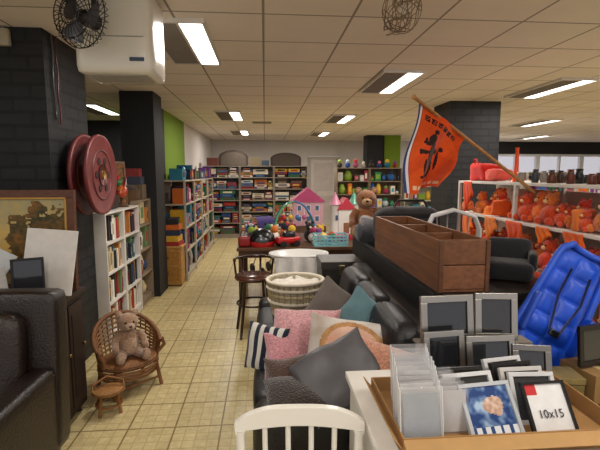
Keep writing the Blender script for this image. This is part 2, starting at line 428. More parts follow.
o = O('blank_canvas'); o.at((-1.69, 2.72, 1.07), (-10, 32, 14)); o.box((0, 0, 0), (.2, .02, .28), 'c8cccc', 'card'); o.done(.003)
def frame(name, c, w, h, b, rot, fc, ic, th=.018, fm='gloss', im='darkglass', mount=None, stand=True):
    o = O(name); o.at(c, rot)
    for (x, z, a, d) in ((0, h/2-b/2, w, b), (0, -h/2+b/2, w, b), (-w/2+b/2, 0, b, h-2*b), (w/2-b/2, 0, b, h-2*b)): o.box((x, 0, z), (a, th, d), fc, fm)
    o.box((0, th*.2, 0), (w-2*b, th*.3, h-2*b), mount or (ic if not callable(ic) else 'ffffff'), im)
    if mount or callable(ic):
        k = .78 if mount else 1
        o.sheet(lambda u, v: ((u-.5)*(w-2*b)*k, -th*.05-.0005, (v-.5)*(h-2*b)*k), 36, 36, ic, im, smooth=False)
    if stand: o.box((0, th*.5+.012, -h*.12), (w*.2, .004, h*.6), '1a1a1a', rot=(8, 0, 0))
    return o.done(.0015)
frame('photo_frame', (-1.4, 2.61, 1.02), .17, .27, .012, (-6, 0, 25), '1c1c1e', '26282c', fm='matte')
o = O('cardboard_card'); o.at((-1.62, 2.6, .985), (-15, -12, 10)); o.box((0, 0, 0), (.2, .004, .2), 'bfbcb6', 'card'); o.done()
o = O('boxed_ornament'); o.at((-1.63, 2.55, .88), (0, 0, 15)); o.box((0, 0, .05), (.16, .05, .1), 'd8d4cc', 'card'); o.box((0, -.027, .05), (.1, .003, .06), 'b04030', 'card'); o.done(.002)
o = O('miniature_house'); o.at((-1.49, 2.55, .88), (0, 0, 10)); o.box((0, 0, .03), (.07, .05, .06), 'd0b080'); o.prism([(-.045, .06), (.045, .06), (0, .1)], .06, (0, 0, 0), (0, 0, 0), '2a5a6a'); o.done(.001)

# armchair facing the camera
o = O('leather_armchair'); LC = '1f1410'
o.rbox((-1.45, 1.96, .24), (.62, .62, .26), .03, LC); o.rbox((-1.45, 1.88, .42), (.46, .54, .13), .04, '231712', puff=.06)
o.rbox((-1.43, 2.28, .62), (.7, .16, .84), .03, LC, rot=(-4, 0, 0), puff=.02); o.rbox((-1.45, 2.16, .7), (.46, .12, .5), .05, '231712', rot=(-8, 0, 0), puff=.06)
for x in (-1.76, -1.15): o.rbox((x, 1.93, .36), (.13, .6, .6), .03, LC, n=10, puff=.01)
for x in (-1.74, -1.17):
    for y in (1.68, 2.28): o.cyl((x, y, 0), (x, y, .13), .022, '120c0a', r1=.03)
o.done()

def teddy(name, loc, k, yaw, c, mz, mat='fur', rx=0):
    o = O(name); o.at(loc, (rx, 0, yaw), k)
    o.ell((0, 0, .17), (.125, .105, .17), c, mat, n=20); o.ell((0, -.07, .15), (.085, .05, .11), mz, mat)
    o.ell((0, -.02, .41), (.115, .105, .105), c, mat, n=20); o.ell((0, -.115, .385), (.055, .05, .042), mz, mat); o.ell((0, -.162, .395), (.017, .012, .013), '1a1210', 'gloss')
    o.tube([(-.02, -.155, .37), (0, -.162, .365), (.02, -.155, .37)], .003, '1a1210', n=5)
    for s in (-1, 1):
        o.ell((s*.085, 0, .5), (.042, .022, .042), c, mat); o.ell((s*.085, -.015, .5), (.026, .012, .026), mz, mat)
        o.ell((s*.042, -.115, .43), .011, '120c0a', 'gloss')
        o.tube([(s*.1, -.02, .28), (s*.15, -.06, .22), (s*.16, -.11, .15)], .045, c, mat, 12, r1=.035); o.ell((s*.16, -.12, .14), (.04, .04, .045), c, mat)
        o.tube([(s*.07, -.03, .07), (s*.11, -.13, .06), (s*.13, -.22, .06)], .065, c, mat, 12, r1=.05); o.ell((s*.135, -.23, .075), (.05, .035, .07), c, mat); o.ell((s*.137, -.26, .078), (.032, .01, .045), mz, mat)
    return o.done()

o = O('wicker_childs_chair'); o.at((-1.07, 3.3, 0), (0, 0, 42), .92); wc = '8a5c34'
arc = [(.235*math.cos(a), .2*math.sin(a)) for a in [math.radians(t) for t in range(-25, 206, 11)]]
def hz(t): return .36+.22*math.sin(math.pi*t)**1.2
n = len(arc)
for kk in range(9):
    f = kk/8
    o.tube([(x*(1+.12*f), y*(1+.25*f), .25+(hz(i/(n-1))-.25)*f) for i, (x, y) in enumerate(arc)], .009 if kk < 8 else .018, wc if kk < 8 else '7a4e2a', 'matte', 7)
for i in range(0, n, 1):
    x, y = arc[i]; o.cyl((x, y, .23), (x*1.12, y*1.25, hz(i/(n-1))), .006, '70481f', 'matte', n=6)
o.lathe((0, 0, .235), [(.001, -.02), (.235, -.02), (.25, 0), (.235, .02), (.001, .02)], wc, 'wicker', sy=.88)
for r, z in ((.24, .2), (.235, .17), (.23, .14)): o.tube([(r*math.cos(t*.2618), r*.88*math.sin(t*.2618), z) for t in range(24)], .011, wc, 'matte', 7, closed=True)
for s in (-1, 1):
    o.cyl((s*.17, -.14, .23), (s*.2, -.17, 0), .015, '7a4e2a'); o.cyl((s*.17, .13, .23), (s*.2, .16, 0), .015, '7a4e2a')
    o.tube([(s*.235, -.06, .25), (s*.26, -.13, .33), (s*.265, -.08, .37)], .016, '7a4e2a')
o.cyl((-.19, -.155, .07), (.19, -.155, .07), .01, wc); o.cyl((-.19, .15, .07), (.19, .15, .07), .01, wc)
o.done()
teddy('teddy_bear', (-1.07, 3.31, .238), .68, 30, 'a88468', 'c0a084')
o = O('wicker_footstool'); o.at((-1.1, 2.94, 0), (0, 0, 25))
o.lathe((0, 0, .15), [(.001, -.012), (.1, -.012), (.11, 0), (.1, .012), (.001, .012)], 'a0703c', 'wicker', sy=.9)
for a in (45, 135, 225, 315):
    c, s = math.cos(math.radians(a)), math.sin(math.radians(a)); o.cyl((c*.075, s*.075, .14), (c*.095, s*.095, 0), .011, '8a5c30')
o.tube([(.085*math.cos(t*.2618), .085*math.sin(t*.2618), .06) for t in range(24)], .008, '8a5c30', closed=True)
o.tube([(-.1, 0, .15), (-.1, .02, .2), (0, .08, .22), (.1, .02, .2), (.1, 0, .15)], .008, '8a5c30'); o.done()

# bookcases
def bookcase(name, face, a0, a1, front, depth, h, ns, col, fillname, kind, pal, z0=.08, mat='matte', back=True, open_ends=False):
    o = O(name); g = O(fillname); t = .02
    def bx(f0, f1, b0, b1, z1, z2, c=col):
        if face == '+x': o.bb(front-f1, front-f0, b0, b1, z1, z2, c, mat)
        elif face == '-x': o.bb(front+f0, front+f1, b0, b1, z1, z2, c, mat)
        else: o.bb(b0, b1, front+f0, front+f1, z1, z2, c, mat)
    if open_ends:
        for b in (a0, a1-t): bx(0, .03, b, b+t, 0, h); bx(depth-.03, depth, b, b+t, 0, h)
    else:
        bx(0, depth, a0, a0+t, 0, h); bx(0, depth, a1-t, a1, 0, h)
    if back: bx(depth-.01, depth, a0+t, a1-t, 0, h)
    bx(0.02, .03, a0+t, a1-t, 0, z0)
    zs = [z0+(h-z0-t)*i/ns for i in range(ns+1)]
    for z in zs: bx(0, depth-.01, a0+t, a1-t, z, z+t)
    for i in range(ns):
        fill(g, face, a0+t, a1-t, front, depth-.01, zs[i]+t, zs[i+1]-zs[i]-t, kind, pal)
    if open_ends: fill(g, face, a0+t, a1-t, front, depth-.01, h+.001, .28, 'toys', pal)
    o.done(.002); g.done()
y = 4.16
for i in range(3):
    y1 = y+.54
    bookcase('bookcase', '+x', y, y1, -1.5, .3, (1.28, 1.28, 1.33)[i], 4, 'ddd8d0' if i < 2 else '8c7a64', 'row_of_books', 'books' if i != 2 else 'toys', BOOKS)
    y = y1+.003
o = O('woven_storage_box'); o.rbox((-1.66, 4.62, 1.36), (.2, .3, .15), .02, '3a2c22', 'wicker'); o.done()
o = O('rooster_figurine'); o.at((-1.6, 4.98, 1.281), (0, 0, 0))
o.lathe((0, 0, 0), [(.001, 0), (.07, 0), (.06, .02), (.02, .05), (.02, .1)], '5a3a20'); o.ell((0, 0, .17), (.06, .11, .07), 'b04020', 'gloss', rot=(20, 0, 0)); o.ell((0, -.1, .27), (.035, .04, .045), '2e6b40', 'gloss'); o.tube([(0, -.07, .2), (0, -.1, .26)], .04, 'c06020', 'gloss', r1=.03)
o.prism([(-.03, 0), (.03, 0), (.02, .05), (0, .03), (-.02, .05)], .02, (0, -.1, .3), (0, 0, 90), 'c02020')
for k in range(4): o.tube([(0, .08, .18), (0, .16, .24+.03*k), (0, .2-.01*k, .18+.05*k)], .014, ('1f5030', 'c06020', '203060', '902020')[k], 'gloss', r1=.005)
o.done()
frame('flower_picture', (-1.68, 5.05, 1.54), .34, .5, .03, (-3, 0, 70), '6b4a2a', lambda u, v: R.choice(['5a6b30', '8a3028', '2f5a3a', 'a87840', '403020', 'c0562e']), im='matte', stand=False)
o = O('storage_basket'); o.lathe((-1.64, 5.35, 1.281), [(.001, 0), (.11, 0), (.14, .18), (.13, .18), (.1, .01)], '7a5a3a', 'wicker'); o.ell((-1.64, 5.35, 1.44), (.11, .11, .08), '403430', 'fabric'); o.done()
o = O('stacked_boxes'); o.box((-1.64, 5.6, 1.425), (.24, .18, .18), '6c5a44', 'card'); o.box((-1.64, 5.6, 1.565), (.2, .16, .1), '3a4050', 'card'); o.box((-1.65, 5.6, 1.665), (.18, .13, .1), '8a3030', 'card'); o.done(.002)
o = O('green_mug'); o.lathe((-1.56, 4.3, 1.281), [(.001, 0), (.035, 0), (.04, .09), (.036, .09), (.03, .01), (.001, .01)], '5a9a5a', 'gloss'); o.tube([(-1.52, 4.3, 1.355), (-1.49, 4.3, 1.345), (-1.49, 4.3, 1.315), (-1.52, 4.3, 1.305)], .006, '5a9a5a', 'gloss'); o.done()
o = O('wooden_chest'); o.bb(-1.62, -1.23, 6.32, 6.6, .02, .57, 'b08040', 'wood'); o.bb(-1.64, -1.21, 6.3, 6.62, .57, .6, 'c09050', 'wood')
o.bb(-1.59, -1.26, 6.31, 6.32, .08, .3, 'a0702f', 'wood'); o.bb(-1.59, -1.26, 6.31, 6.32, .33, .53, 'a0702f', 'wood'); o.ell((-1.42, 6.3, .2), .015, '6b4a20'); o.ell((-1.42, 6.3, .43), .015, '6b4a20')
for x in (-1.6, -1.27): o.bb(x, x+.03, 6.34, 6.37, 0, .02, '805a28')
o.done(.004)
o = O('stack_of_game_boxes')
zz = .601
for i in range(5):
    h = U(.04, .09); o.box((-1.42+U(-.02, .02), 6.46, zz+h/2), (.32, .26, h-.003), TOYS[i*2], 'card', rot=(0, 0, U(-8, 8))); zz += h
o.done(.002)
y = 6.65
for i in range(4):
    bookcase('toy_shelf', '+x', y, y+.88, -1.2, .42, 1.55, 4, 'b0a490', 'assorted_toys', 'toys' if i != 1 else 'games', TOYS, back=True, open_ends=True); y += .885
    
x = -1.5
for i in range(3):
    bookcase('game_rack', '-y', x, x+.86, 11.1, .45, 1.85, 6, '9a9084', 'board_games', 'games', GAMES); x += .87
def arch(name, xc, w, h, z, c1, c2):
    o = O(name)
    def A(k, d): return [(-w/2*k, d)]+[(w/2*k*-math.cos(math.radians(t)), d+(h*k-.06)*(.55+.45*math.sin(math.radians(t)))) for t in range(0, 181, 12)]+[(w/2*k, d)]
    o.prism(A(1, 0), .04, (xc, 11.3, z), (0, 0, 0), c1, 'wood'); o.prism(A(.85, .02), .05, (xc, 11.3, z), (0, 0, 0), c2, 'wood')
    o.done()
arch('wooden_headboard', -.8, .75, .46, 1.851, '3c3028', '5c5248'); arch('wooden_headboard', .55, .8, .4, 1.851, '32261e', '463a30')
o = O('stacked_storage_boxes')
for (x, w, h, c) in ((-.25, .3, .2, '8a7a60'), (.02, .2, .14, '4a5a6a'), (-1.32, .28, .2, '6a3a30')): o.box((x, 11.3, 1.851+h/2), (w, .3, h), c, 'card')
o.done(.003)
x = 1.85
for i in range(2):
    bookcase('toy_rack', '-y', x, x+.85, 11.0, .45, 1.8, 5, '8a7a68', 'shelf_toys', 'toys', PAL); x += .86
o = O('plush_toys')
for i in range(8):
    x = 1.95+i*.21; c = R.choice(TOYS); r = U(.05, .08); o.ell((x, 11.2, 1.8+r), (r, r, r), c, 'fabric'); o.ell((x, 11.18, 1.8+r*2.3), r*.7, R.choice(PAL), 'fabric')
o.done()
for i in range(4): bookcase('store_shelf', '-y', 4.1+i*1.2, 5.28+i*1.2, 8.5, .4, 1.5, 4, 'd8d4cc', 'assorted_household_goods', 'toys', PAL)
for i in range(4): bookcase('clothes_shelf', '-y', 3.9+i*1.2, 5.08+i*1.2, 11.8, .4, 1.7, 4, 'd8d4cc', 'assorted_goods', 'toys', PAL)

# ---------------------------------------------------------------- centre
o = O('bentwood_chair'); o.at((-.12, 4.35, 0), (0, 0, 10)); bc = '2e1a12'
o.lathe((0, 0, .6), [(.001, -.015), (.19, -.02), (.2, 0), (.19, .02), (.001, .01)], '4a2a1c', 'gloss')
for a in (45, 135, 225, 315):
    c, s = math.cos(math.radians(a)), math.sin(math.radians(a)); o.tube([(c*.15, s*.15, .6), (c*.18, s*.18, .3), (c*.23, s*.23, 0)], .017, bc, 'gloss', r1=.013)
o.tube([(.175*math.cos(t*.2618), .175*math.sin(t*.2618), .33) for t in range(24)], .011, bc, 'gloss', closed=True)
o.tube([(.2*math.cos(math.radians(t)), .2*math.sin(math.radians(t)), .78) for t in range(-20, 201, 15)], .014, bc, 'gloss')
for t in (0, 60, 120, 180): o.cyl((.18*math.cos(math.radians(t)), .18*math.sin(math.radians(t)), .6), (.2*math.cos(math.radians(t)), .2*math.sin(math.radians(t)), .78), .011, bc, 'gloss')
o.done()
o = O('white_wicker_basket'); o.at((.24, 3.42, .505), (0, 0, 0), 1.08)
o.lathe((0, 0, 0), [(.001, 0), (.16, 0), (.19, .1), (.205, .2), (.21, .27), (.195, .27), (.185, .15), (.15, .02), (.001, .02)], 'd0c2a4', 'wicker', n=36, sy=.9)
for z, r in ((.27, .213), (.22, .21), (.12, .2), (.02, .17)): o.tube([(r*math.cos(t*.2618), r*.9*math.sin(t*.2618), z) for t in range(24)], .012, 'e4dac6', 'matte', closed=True)
for i in range(28):
    a = i*.2244; o.tube([(.165*math.cos(a), .15*math.sin(a), .02), (.198*math.cos(a), .198*.9*math.sin(a), .11), (.213*math.cos(a), .213*.9*math.sin(a), .26)], .005, 'b8a884')
for k in (0, 1): o.tube([(.2*math.cos(t*.2618+k*.13), .18*math.sin(t*.2618+k*.13), .17+.01*(t % 2)) for t in range(24)], .008, 'c8b890', closed=True)
o.sheet(lambda u, v: (.19*(2*u-1)*math.sqrt(max(0, 1-(2*v-1)**2*.98)), .17*(2*v-1), .24+.02*math.sin(u*14)*math.sin(v*11)), 14, 14, 'e8e0d4', 'fabric')
o.done()
o = O('baby_bath'); o.at((.38, 4.85, -.02))
o.lathe((0, 0, .58), [(.001, 0), (.2, 0), (.27, .05), (.33, .17), (.35, .18), (.34, .195), (.31, .18), (.25, .07), (.001, .03)], 'e6e4e0', 'gloss', n=36, sy=.7)
for s in (-1, 1):
    o.cyl((-.28, s*.17, 0.02), (.24, s*.17, .6), .012, '202020'); o.cyl((.28, s*.17, 0.02), (-.24, s*.17, .6), .012, '202020')
o.cyl((-.28, -.17, .03), (-.28, .17, .03), .01, '202020'); o.cyl((.28, -.17, .03), (.28, .17, .03), .01, '202020')
o.sheet(lambda u, v: (-.28+.5*u, -.27+.02*math.sin(u*20)-.01*(1-v), .52+.24*v+.03*math.sin(u*5)*(1-v)), 24, 8, 'ece8e4', 'fabric')
o.done()
o = O('storage_trunk'); o.bb(.54, .92, 4.02, 4.4, .02, .74, '34322f', 'leather'); o.bb(.53, .93, 4.01, 4.41, .74, .81, '45423e', 'leather')
for x in (.53, .9): o.bb(x, x+.03, 4.0, 4.42, 0, .1, '787068', 'metal')
o.bb(.7, .76, 4.0, 4.015, .68, .78, 'a09070', 'metal'); o.done(.006)
o = O('toy_table'); o.bb(-.35, 1.35, 5.2, 6.5, .71, .75, '5a3a22', 'wood')
for x in (-.3, 1.3):
    for y in (5.25, 6.45): o.bb(x-.03, x+.03, y-.03, y+.03, 0, .71, '4a2e1a', 'wood')
o.bb(-.27, 1.27, 5.24, 5.26, .62, .71, '4a2e1a', 'wood'); o.done(.004)
o = O('toddler_helmet'); o.at((-.04, 5.38, .75), (0, 0, 0), .95); o.lathe((0, 0, 0), [(.16, 0), (.175, .06), (.16, .14), (.11, .2), (.05, .225), (.001, .23)], '1a1a1c', 'gloss'); o.lathe((0, 0, 0), [(.164, .0), (.179, .05), (.17, .08)], 'b02020', 'gloss')
o.ell((0, -.14, .09), (.09, .05, .05), '50545c', 'darkglass'); o.done()
o = O('red_toy_car'); o.at((.28, 5.32, .75), (0, 0, 20), 1.3); o.rbox((0, 0, .06), (.24, .12, .07), .03, 'b81e20', 'gloss'); o.rbox((.01, 0, .11), (.12, .1, .07), .03, '202024', 'gloss')
for x in (-.07, .07):
    for s in (-.06, .06): o.disc((x, s, .03), .03, .025, '151515', rot=(90, 0, 0))
o.done()
o = O('handbag'); o.rbox((-.26, 5.3, .82), (.15, .12, .13), .03, '8a1c1c', 'leather'); o.tube([(-.31, 5.3, .87), (-.29, 5.3, .95), (-.22, 5.3, .95), (-.2, 5.3, .87)], .008, '401010'); o.done()
o = O('plastic_crate'); o.at((.82, 5.36, .75))
for z in (.01, .05, .09, .13): 
    for s in (-1, 1): o.box((0, s*.13, z), (.42, .008, .022), '8ecbd2', 'gloss'); o.box((s*.21, 0, z), (.008, .26, .022), '8ecbd2', 'gloss')
for i in range(9):
    for s in (-1, 1): o.box((-.2+i*.05, s*.13, .07), (.012, .01, .14), '8ecbd2', 'gloss')
o.box((0, 0, .006), (.42, .26, .01), '8ecbd2', 'gloss')
for i in range(12): o.ell((U(-.15, .15), U(-.07, .07), U(.06, .14)), U(.03, .055), R.choice(PAL), 'fabric', n=10)
o.done()
o = O('baby_gym'); o.at((.42, 6.22, .75))
o.tube([(.3*math.cos(math.radians(t)), -.2+.4*t/180, .5*math.sin(math.radians(t))) for t in range(0, 181, 12)], .014, '4a80b8', 'gloss')
o.tube([(.3*math.cos(math.radians(t)), .2-.4*t/180, .5*math.sin(math.radians(t))) for t in range(0, 181, 12)], .014, '58a870', 'gloss')
for i, c in enumerate(['c83a3a', 'e8c040', '4a80b8', 'd070a0']): o.cyl((-.15+.1*i, 0, .45), (-.15+.1*i, 0, .3), .003, 'ffffff'); o.ell((-.15+.1*i, 0, .27), (.035, .035, .04), c, 'gloss')
o.done()
o = O('toy_castle'); o.at((1.1, 5.9, .75), (0, 0, 15), 1.2)
o.box((0, 0, .03), (.32, .24, .06), 'b83040', 'gloss')
for s in (-1, 1):
    o.cyl((s*.12, 0, .06), (s*.12, 0, .4), .055, 'e4e0da', 'gloss', n=16); o.cyl((s*.12, 0, .4), (s*.12, 0, .54), .07, '60a890' if s > 0 else 'd890a8', 'gloss', r1=.004, n=16)
    o.box((s*.12, -.055, .25), (.03, .008, .06), '4a5a80')
o.box((0, 0, .2), (.2, .12, .28), 'e8e4de', 'gloss'); o.prism([(-.12, 0), (.12, 0), (0, .14)], .14, (0, 0, .34), (0, 0, 0), 'c04050', 'gloss'); o.box((0, -.062, .13), (.07, .008, .12), '906040')
o.done(.003)
o = O('pink_dollhouse'); o.at((.72, 7.3, 0))
o.box((0, 0, .4), (.6, .4, .76), '6a5040', 'wood'); o.box((0, 0, .98), (.5, .3, .4), 'e8b8c8', 'gloss'); o.prism([(-.3, 1.18), (.3, 1.18), (0, 1.42)], .36, (0, 0, 0), (0, 0, 0), 'd0588a', 'gloss')
for x in (-.15, 0, .15):
    for z in (.9, 1.08): o.box((x, -.152, z), (.08, .01, .1), 'f4ecf0', 'gloss'); o.box((x, -.158, z), (.06, .008, .08), '5a78a0', 'gloss')
for s in (-1, 1): o.bb(s*.28-.02, s*.28+.02, -.18, -.14, 0, .02, '3a2a20')
o.done(.003)
o = O('doll_stroller'); o.at((.0, 7.0, 0), (0, 0, 25))
for s in (-.15, .15):
    o.tube([(s, .2, .95), (s, .0, .5), (s, -.2, .08)], .012, 'c8c8c8', 'metal'); o.tube([(s, -.1, .5), (s, .2, .08)], .012, 'c8c8c8', 'metal')
    for y in (-.2, .2): o.disc((s, y, .08), .08, .03, '202020', rot=(0, 90, 0))
o.cyl((-.15, .2, .95), (.15, .2, .95), .015, '303030'); o.sheet(lambda u, v: (-.15+.3*u, -.18+.3*v, .42+.35*v**2-.05*math.sin(math.pi*u)), 8, 8, 'd05a90', 'fabric')
o.sheet(lambda u, v: (-.15+.3*u, .1-.22*math.cos(math.pi*.5*v)*.8, .75+.2*math.sin(math.pi*.5*v)), 8, 8, '4a3a80', 'fabric'); o.done()
o = O('assorted_soft_toys')
for i in range(18):
    x, y = U(-.25, .75), U(5.58, 5.92); c = R.choice(PAL); r = U(.05, .085)
    o.ell((x, y, .75+r), (r, r, r), c, 'fabric', n=10); o.ell((x, y-.01, .75+r*2.4), r*.7, R.choice(PAL), 'fabric', n=10)
    for s in (-1, 1): o.ell((x+s*r*.5, y, .75+r*3.05), r*.28, c, 'fabric', n=8)
o.done()

# console behind sofa + load
o = O('console_table'); o.bb(1.0, 1.78, 2.3, 4.9, .93, .97, '1c1a1a', 'leather')
for x in (1.03, 1.73):
    for y in (2.34, 3.6, 4.85): o.bb(x-.02, x+.03, y-.03, y+.03, 0, .93, '1a1818')
o.bb(1.02, 1.76, 2.33, 2.35, .3, .93, '161515', 'leather'); o.bb(1.0, 1.02, 2.4, 4.8, .4, .93, '181616'); o.done(.004)
o = O('wooden_crate'); wd = '6f4428'
X0, X1, Y0, Y1, Z0, Z1 = .98, 1.28, 2.33, 3.75, .972, 1.275
o.bb(X0, X1, Y0, Y1, Z0, Z0+.02, wd, 'woody')
for x in (X0, X1-.02):
    for k in range(2): o.bb(x, x+.02, Y0, Y1, Z0+.02+k*.142, Z0+.16+k*.142, ('6f4428', '784c2e')[k], 'woody')
for y in (Y0+.02, 2.78, 3.25, Y1-.04): o.bb(X0+.02, X1-.02, y, y+.02, Z0+.02, Z1-(0 if y in (Y0+.02, Y1-.04) else .02), '7a4e2e', 'wood')
o.bb(X0+.0, X0+.025, Y0-.012, Y0, Z0, Z1, '5c3820', 'wood'); o.bb(X1-.025, X1, Y0-.012, Y0, Z0, Z1, '5c3820', 'wood')
o.bb(X0+.025, X1-.025, Y0-.006, Y0+.02, Z0+.02, Z0+.157, '7a4c2e', 'wood'); o.bb(X0+.025, X1-.025, Y0-.006, Y0+.02, Z0+.162, Z1, '6c4224', 'wood')
o.done(.003)
o = O('black_travel_bag'); o.rbox((1.36, 4.02, 1.15), (.6, .3, .36), .1, '151517', 'fabric', puff=.05, wr=.01); o.tube([(1.2, 3.97, 1.31), (1.25, 3.97, 1.4), (1.5, 3.97, 1.4), (1.55, 3.97, 1.31)], .012, '101010'); o.bb(1.12, 1.6, 3.86, 3.87, 1.22, 1.235, '505050', 'metal'); o.done()
teddy('teddy_bear', (1.1, 4.62, .972), .98, -8, '9a6238', 'c89a68')
o = O('folded_plush_blanket'); o.rbox((1.02, 4.22, 1.06), (.24, .2, .18), .08, '4a4a50', 'fur', wr=.03, n=12); o.rbox((1.04, 4.22, 1.18), (.16, .14, .1), .05, 'a8a4a8', 'fur', wr=.03, n=12); o.done()
o = O('white_garden_chair'); o.at((1.5, 3.3, .972), (0, 0, -15))
for s in (-.02, .06):
    o.tube([(-.19, s, 0), (-.2, s, .24), (-.16, s, .34), (0, s, .39), (.16, s, .34), (.2, s, .24), (.19, s, 0)], .014, 'dcdcdc', 'gloss')
for k in range(4): o.cyl((-.12+.08*k, .06, .02), (-.12+.08*k, .06, .36), .006, 'b8b8b8', 'gloss')
o.rbox((0, 0, .03), (.38, .3, .04), .015, '2a2c30', 'gloss'); o.done()
o = O('black_car_seat'); o.at((1.57, 2.62, .972), (0, 0, -30), .85); o.rbox((0, 0, .08), (.34, .3, .14), .05, '141519', 'fabric'); o.rbox((0, .13, .18), (.32, .1, .24), .05, '17181d', 'fabric', rot=(-15, 0, 0))
for s in (-1, 1): o.rbox((s*.16, .03, .15), (.06, .26, .14), .03, '121318', 'fabric')
o.done()

# sofa facing -X
SC = '121214'
o = O('black_leather_sofa')
o.rbox((.44, 2.9, .22), (.98, 1.96, .28), .04, SC)
for i in range(3): o.rbox((.3, 2.38+i*.52, .42), (.72, .52, .16), .05, '151518', puff=.05)
o.rbox((.87, 2.9, .5), (.17, 1.98, .68), .06, SC, n=12)
for i in range(3): o.rbox((.73, 2.38+i*.52, .64), (.2, .52, .42), .08, '161619', rot=(0, 10, 0), puff=.06)
for y in (2.0, 3.79): o.rbox((.4, y, .32), (.94, .2, .44), .08, SC, n=10)
for x in (.0, .88):
    for y in (1.97, 3.82): o.cyl((x, y, 0), (x, y, .09), .025, '101010')
o.done()
def stripes(u, v): return 'd8d4cc' if int(u*9) % 2 else '1c2438'
def face(u, v):
    a, b = u-.5, v-.5
    a2 = a*.9+b*.3; b2 = b*.9-a*.3
    d = (a2/.3)**2+((b2+.02)/.36)**2
    if d < 1:
        if abs(b2-.06) < .022 and .06 < abs(a2) < .14: return '6a5a50'
        if abs(b2+.18) < .02 and abs(a2) < .07: return 'b0685c'
        if abs(a2-.02) < .02 and abs(b2+.04) < .07: return 'c8a08c'
        return mixh('e0baa6', 'c8937a', .5+noise.noise(Vector((u*4, v*4, 0))))
    if d < 1.45 and b2 > -.1: return mixh('c89a60', 'a87848', .5+noise.noise(Vector((u*14, v*4, 0))))
    return mixh('d8d2cc', 'a8988a', .35+noise.noise(Vector((u*5, v*5, 4))))
def cush(name, *a, **k):
    o = O(name); o.pillow(*a, **k); return o.done()
cush('striped_cushion', (-.0, 2.5, .6), .28, .28, .09, (72, 0, -30), stripes)
cush('pink_fluffy_cushion', (.24, 2.56, .65), .44, .36, .19, (48, 0, -10), 'dba0a4', 'fur')
cush('pink_fluffy_cushion', (.14, 2.42, .58), .32, .28, .15, (40, 10, 10), 'c88890', 'fur')
cush('taupe_cushion', (.46, 2.8, .69), .4, .4, .13, (66, 32, -25), '6c645e')
cush('teal_cushion', (.6, 2.62, .69), .38, .38, .13, (58, 30, -45), '5e8088')
cush('portrait_print_cushion', (.47, 2.24, .645), .54, .46, .14, (44, 6, -12), face, n=60)
cush('grey_satin_cushion', (.36, 2.0, .665), .42, .34, .12, (44, -24, 14), '58565a', 'satin', wr=.022)
cush('brown_furry_cushion', (.12, 2.1, .6), .26, .24, .15, (52, 0, 5), '4c3224', 'fur')
cush('navy_cushion', (.73, 2.42, .7), .28, .28, .11, (55, 20, -40), '1c2234')
cush('peach_cushion', (.62, 2.0, .65), .42, .34, .14, (36, 12, -15), 'd8987c', 'fur')
cush('brown_cushion', (.14, 1.97, .59), .3, .24, .1, (18, 0, 5), '2e211b', 'fur')

o = O('white_dining_chair'); o.at((.117, 1.45, 0), (0, 0, -4)); wcx = 'e8e4da'
top = [(-.235+.47*i/24, .765+.06*(1-abs(2*i/24-1)**3.2)) for i in range(25)]
poly = top+[(.232, .72), (.2, .715)]+[(.195-.39*i/16, .735+.018*math.sin(math.pi*i/16)) for i in range(17)]+[(-.2, .715), (-.232, .72)]
o.prism(poly, .028, (0, 0, 0), (0, 0, 0), wcx, 'gloss')
for s in (-1, 1): o.tube([(s*.2, -.03, .44), (s*.21, -.01, .6), (s*.215, 0, .735)], .017, wcx, 'gloss', 12)
for k in range(4): o.tube([(-.12+.08*k, -.03, .44), (-.126+.084*k, 0, .76)], .01, wcx, 'gloss', 10)
o.rbox((0, -.21, .43), (.44, .42, .035), .015, wcx, 'gloss')
for s in (-1, 1):
    o.tube([(s*.17, -.05, .42), (s*.21, .02, 0)], .018, wcx, 'gloss', 12, r1=.013); o.tube([(s*.17, -.37, .42), (s*.2, -.4, 0)], .018, wcx, 'gloss', 12, r1=.013); o.cyl((s*.185, -.02, .2), (s*.185, -.38, .2), .01, wcx, 'gloss')
o.cyl((-.185, -.2, .2), (.185, -.2, .2), .01, wcx, 'gloss'); o.done(.004)

# ---------------------------------------------------------------- right foreground
o = O('white_cabinet'); o.bb(.38, 1.22, 1.18, 1.84, .05, .72, 'dcd8d0'); o.bb(.36, 1.24, 1.16, 1.86, .72, .75, 'e4e0d8')
for x in (.42, 1.17):
    for y in (1.22, 1.8): o.bb(x-.02, x+.02, y-.02, y+.02, 0, .05, 'b8b4ac')
o.bb(.4, .79, 1.17, 1.18, .08, .7, 'e0dcd4'); o.bb(.81, 1.2, 1.17, 1.18, .08, .7, 'e0dcd4'); o.done(.004)
o = O('cardboard_box'); cb = 'a07848'
o.bb(.43, 1.2, 1.24, 1.66, .751, .756, cb, 'card')
for (a, b, c, d) in ((.43, .436, 1.24, 1.66), (1.194, 1.2, 1.24, 1.66), (.436, 1.194, 1.24, 1.246), (.436, 1.194, 1.654, 1.66)): o.bb(a, b, c, d, .756, .815, cb, 'card')
o.box((.413, 1.45, .8), (.003, .42, .05), 'b48c58', 'card', rot=(0, -38, 0)); o.box((.8, 1.222, .8), (.74, .003, .05), 'b48c58', 'card', rot=(-60, 0, 0)); o.done()
o = O('plastic_wrapped_cards')
for i in range(10):
    y = 1.29+i*.032; k = U(-3, 3); o.box((.505+.006*i, y, .855+.003*i), (.145, .01, .2), 'e8e8ea', 'clear', rot=(-7, k, U(-6, 6)))
    o.box((.505+.006*i, y+.002, .85), (.118, .003, .17), R.choice(['b8b2ac', '9aa0a6', 'a08c80', 'c8c4c0', '787068']), 'card', rot=(-7, k, 0))
    for s in (-1, 1): o.box((.505+.006*i+s*.071, y, .855+.003*i), (.002, .011, .2), 'f0f0f2', 'gloss', rot=(-7, k, 0))
o.done()
o = O('plastic_wrapped_cards')
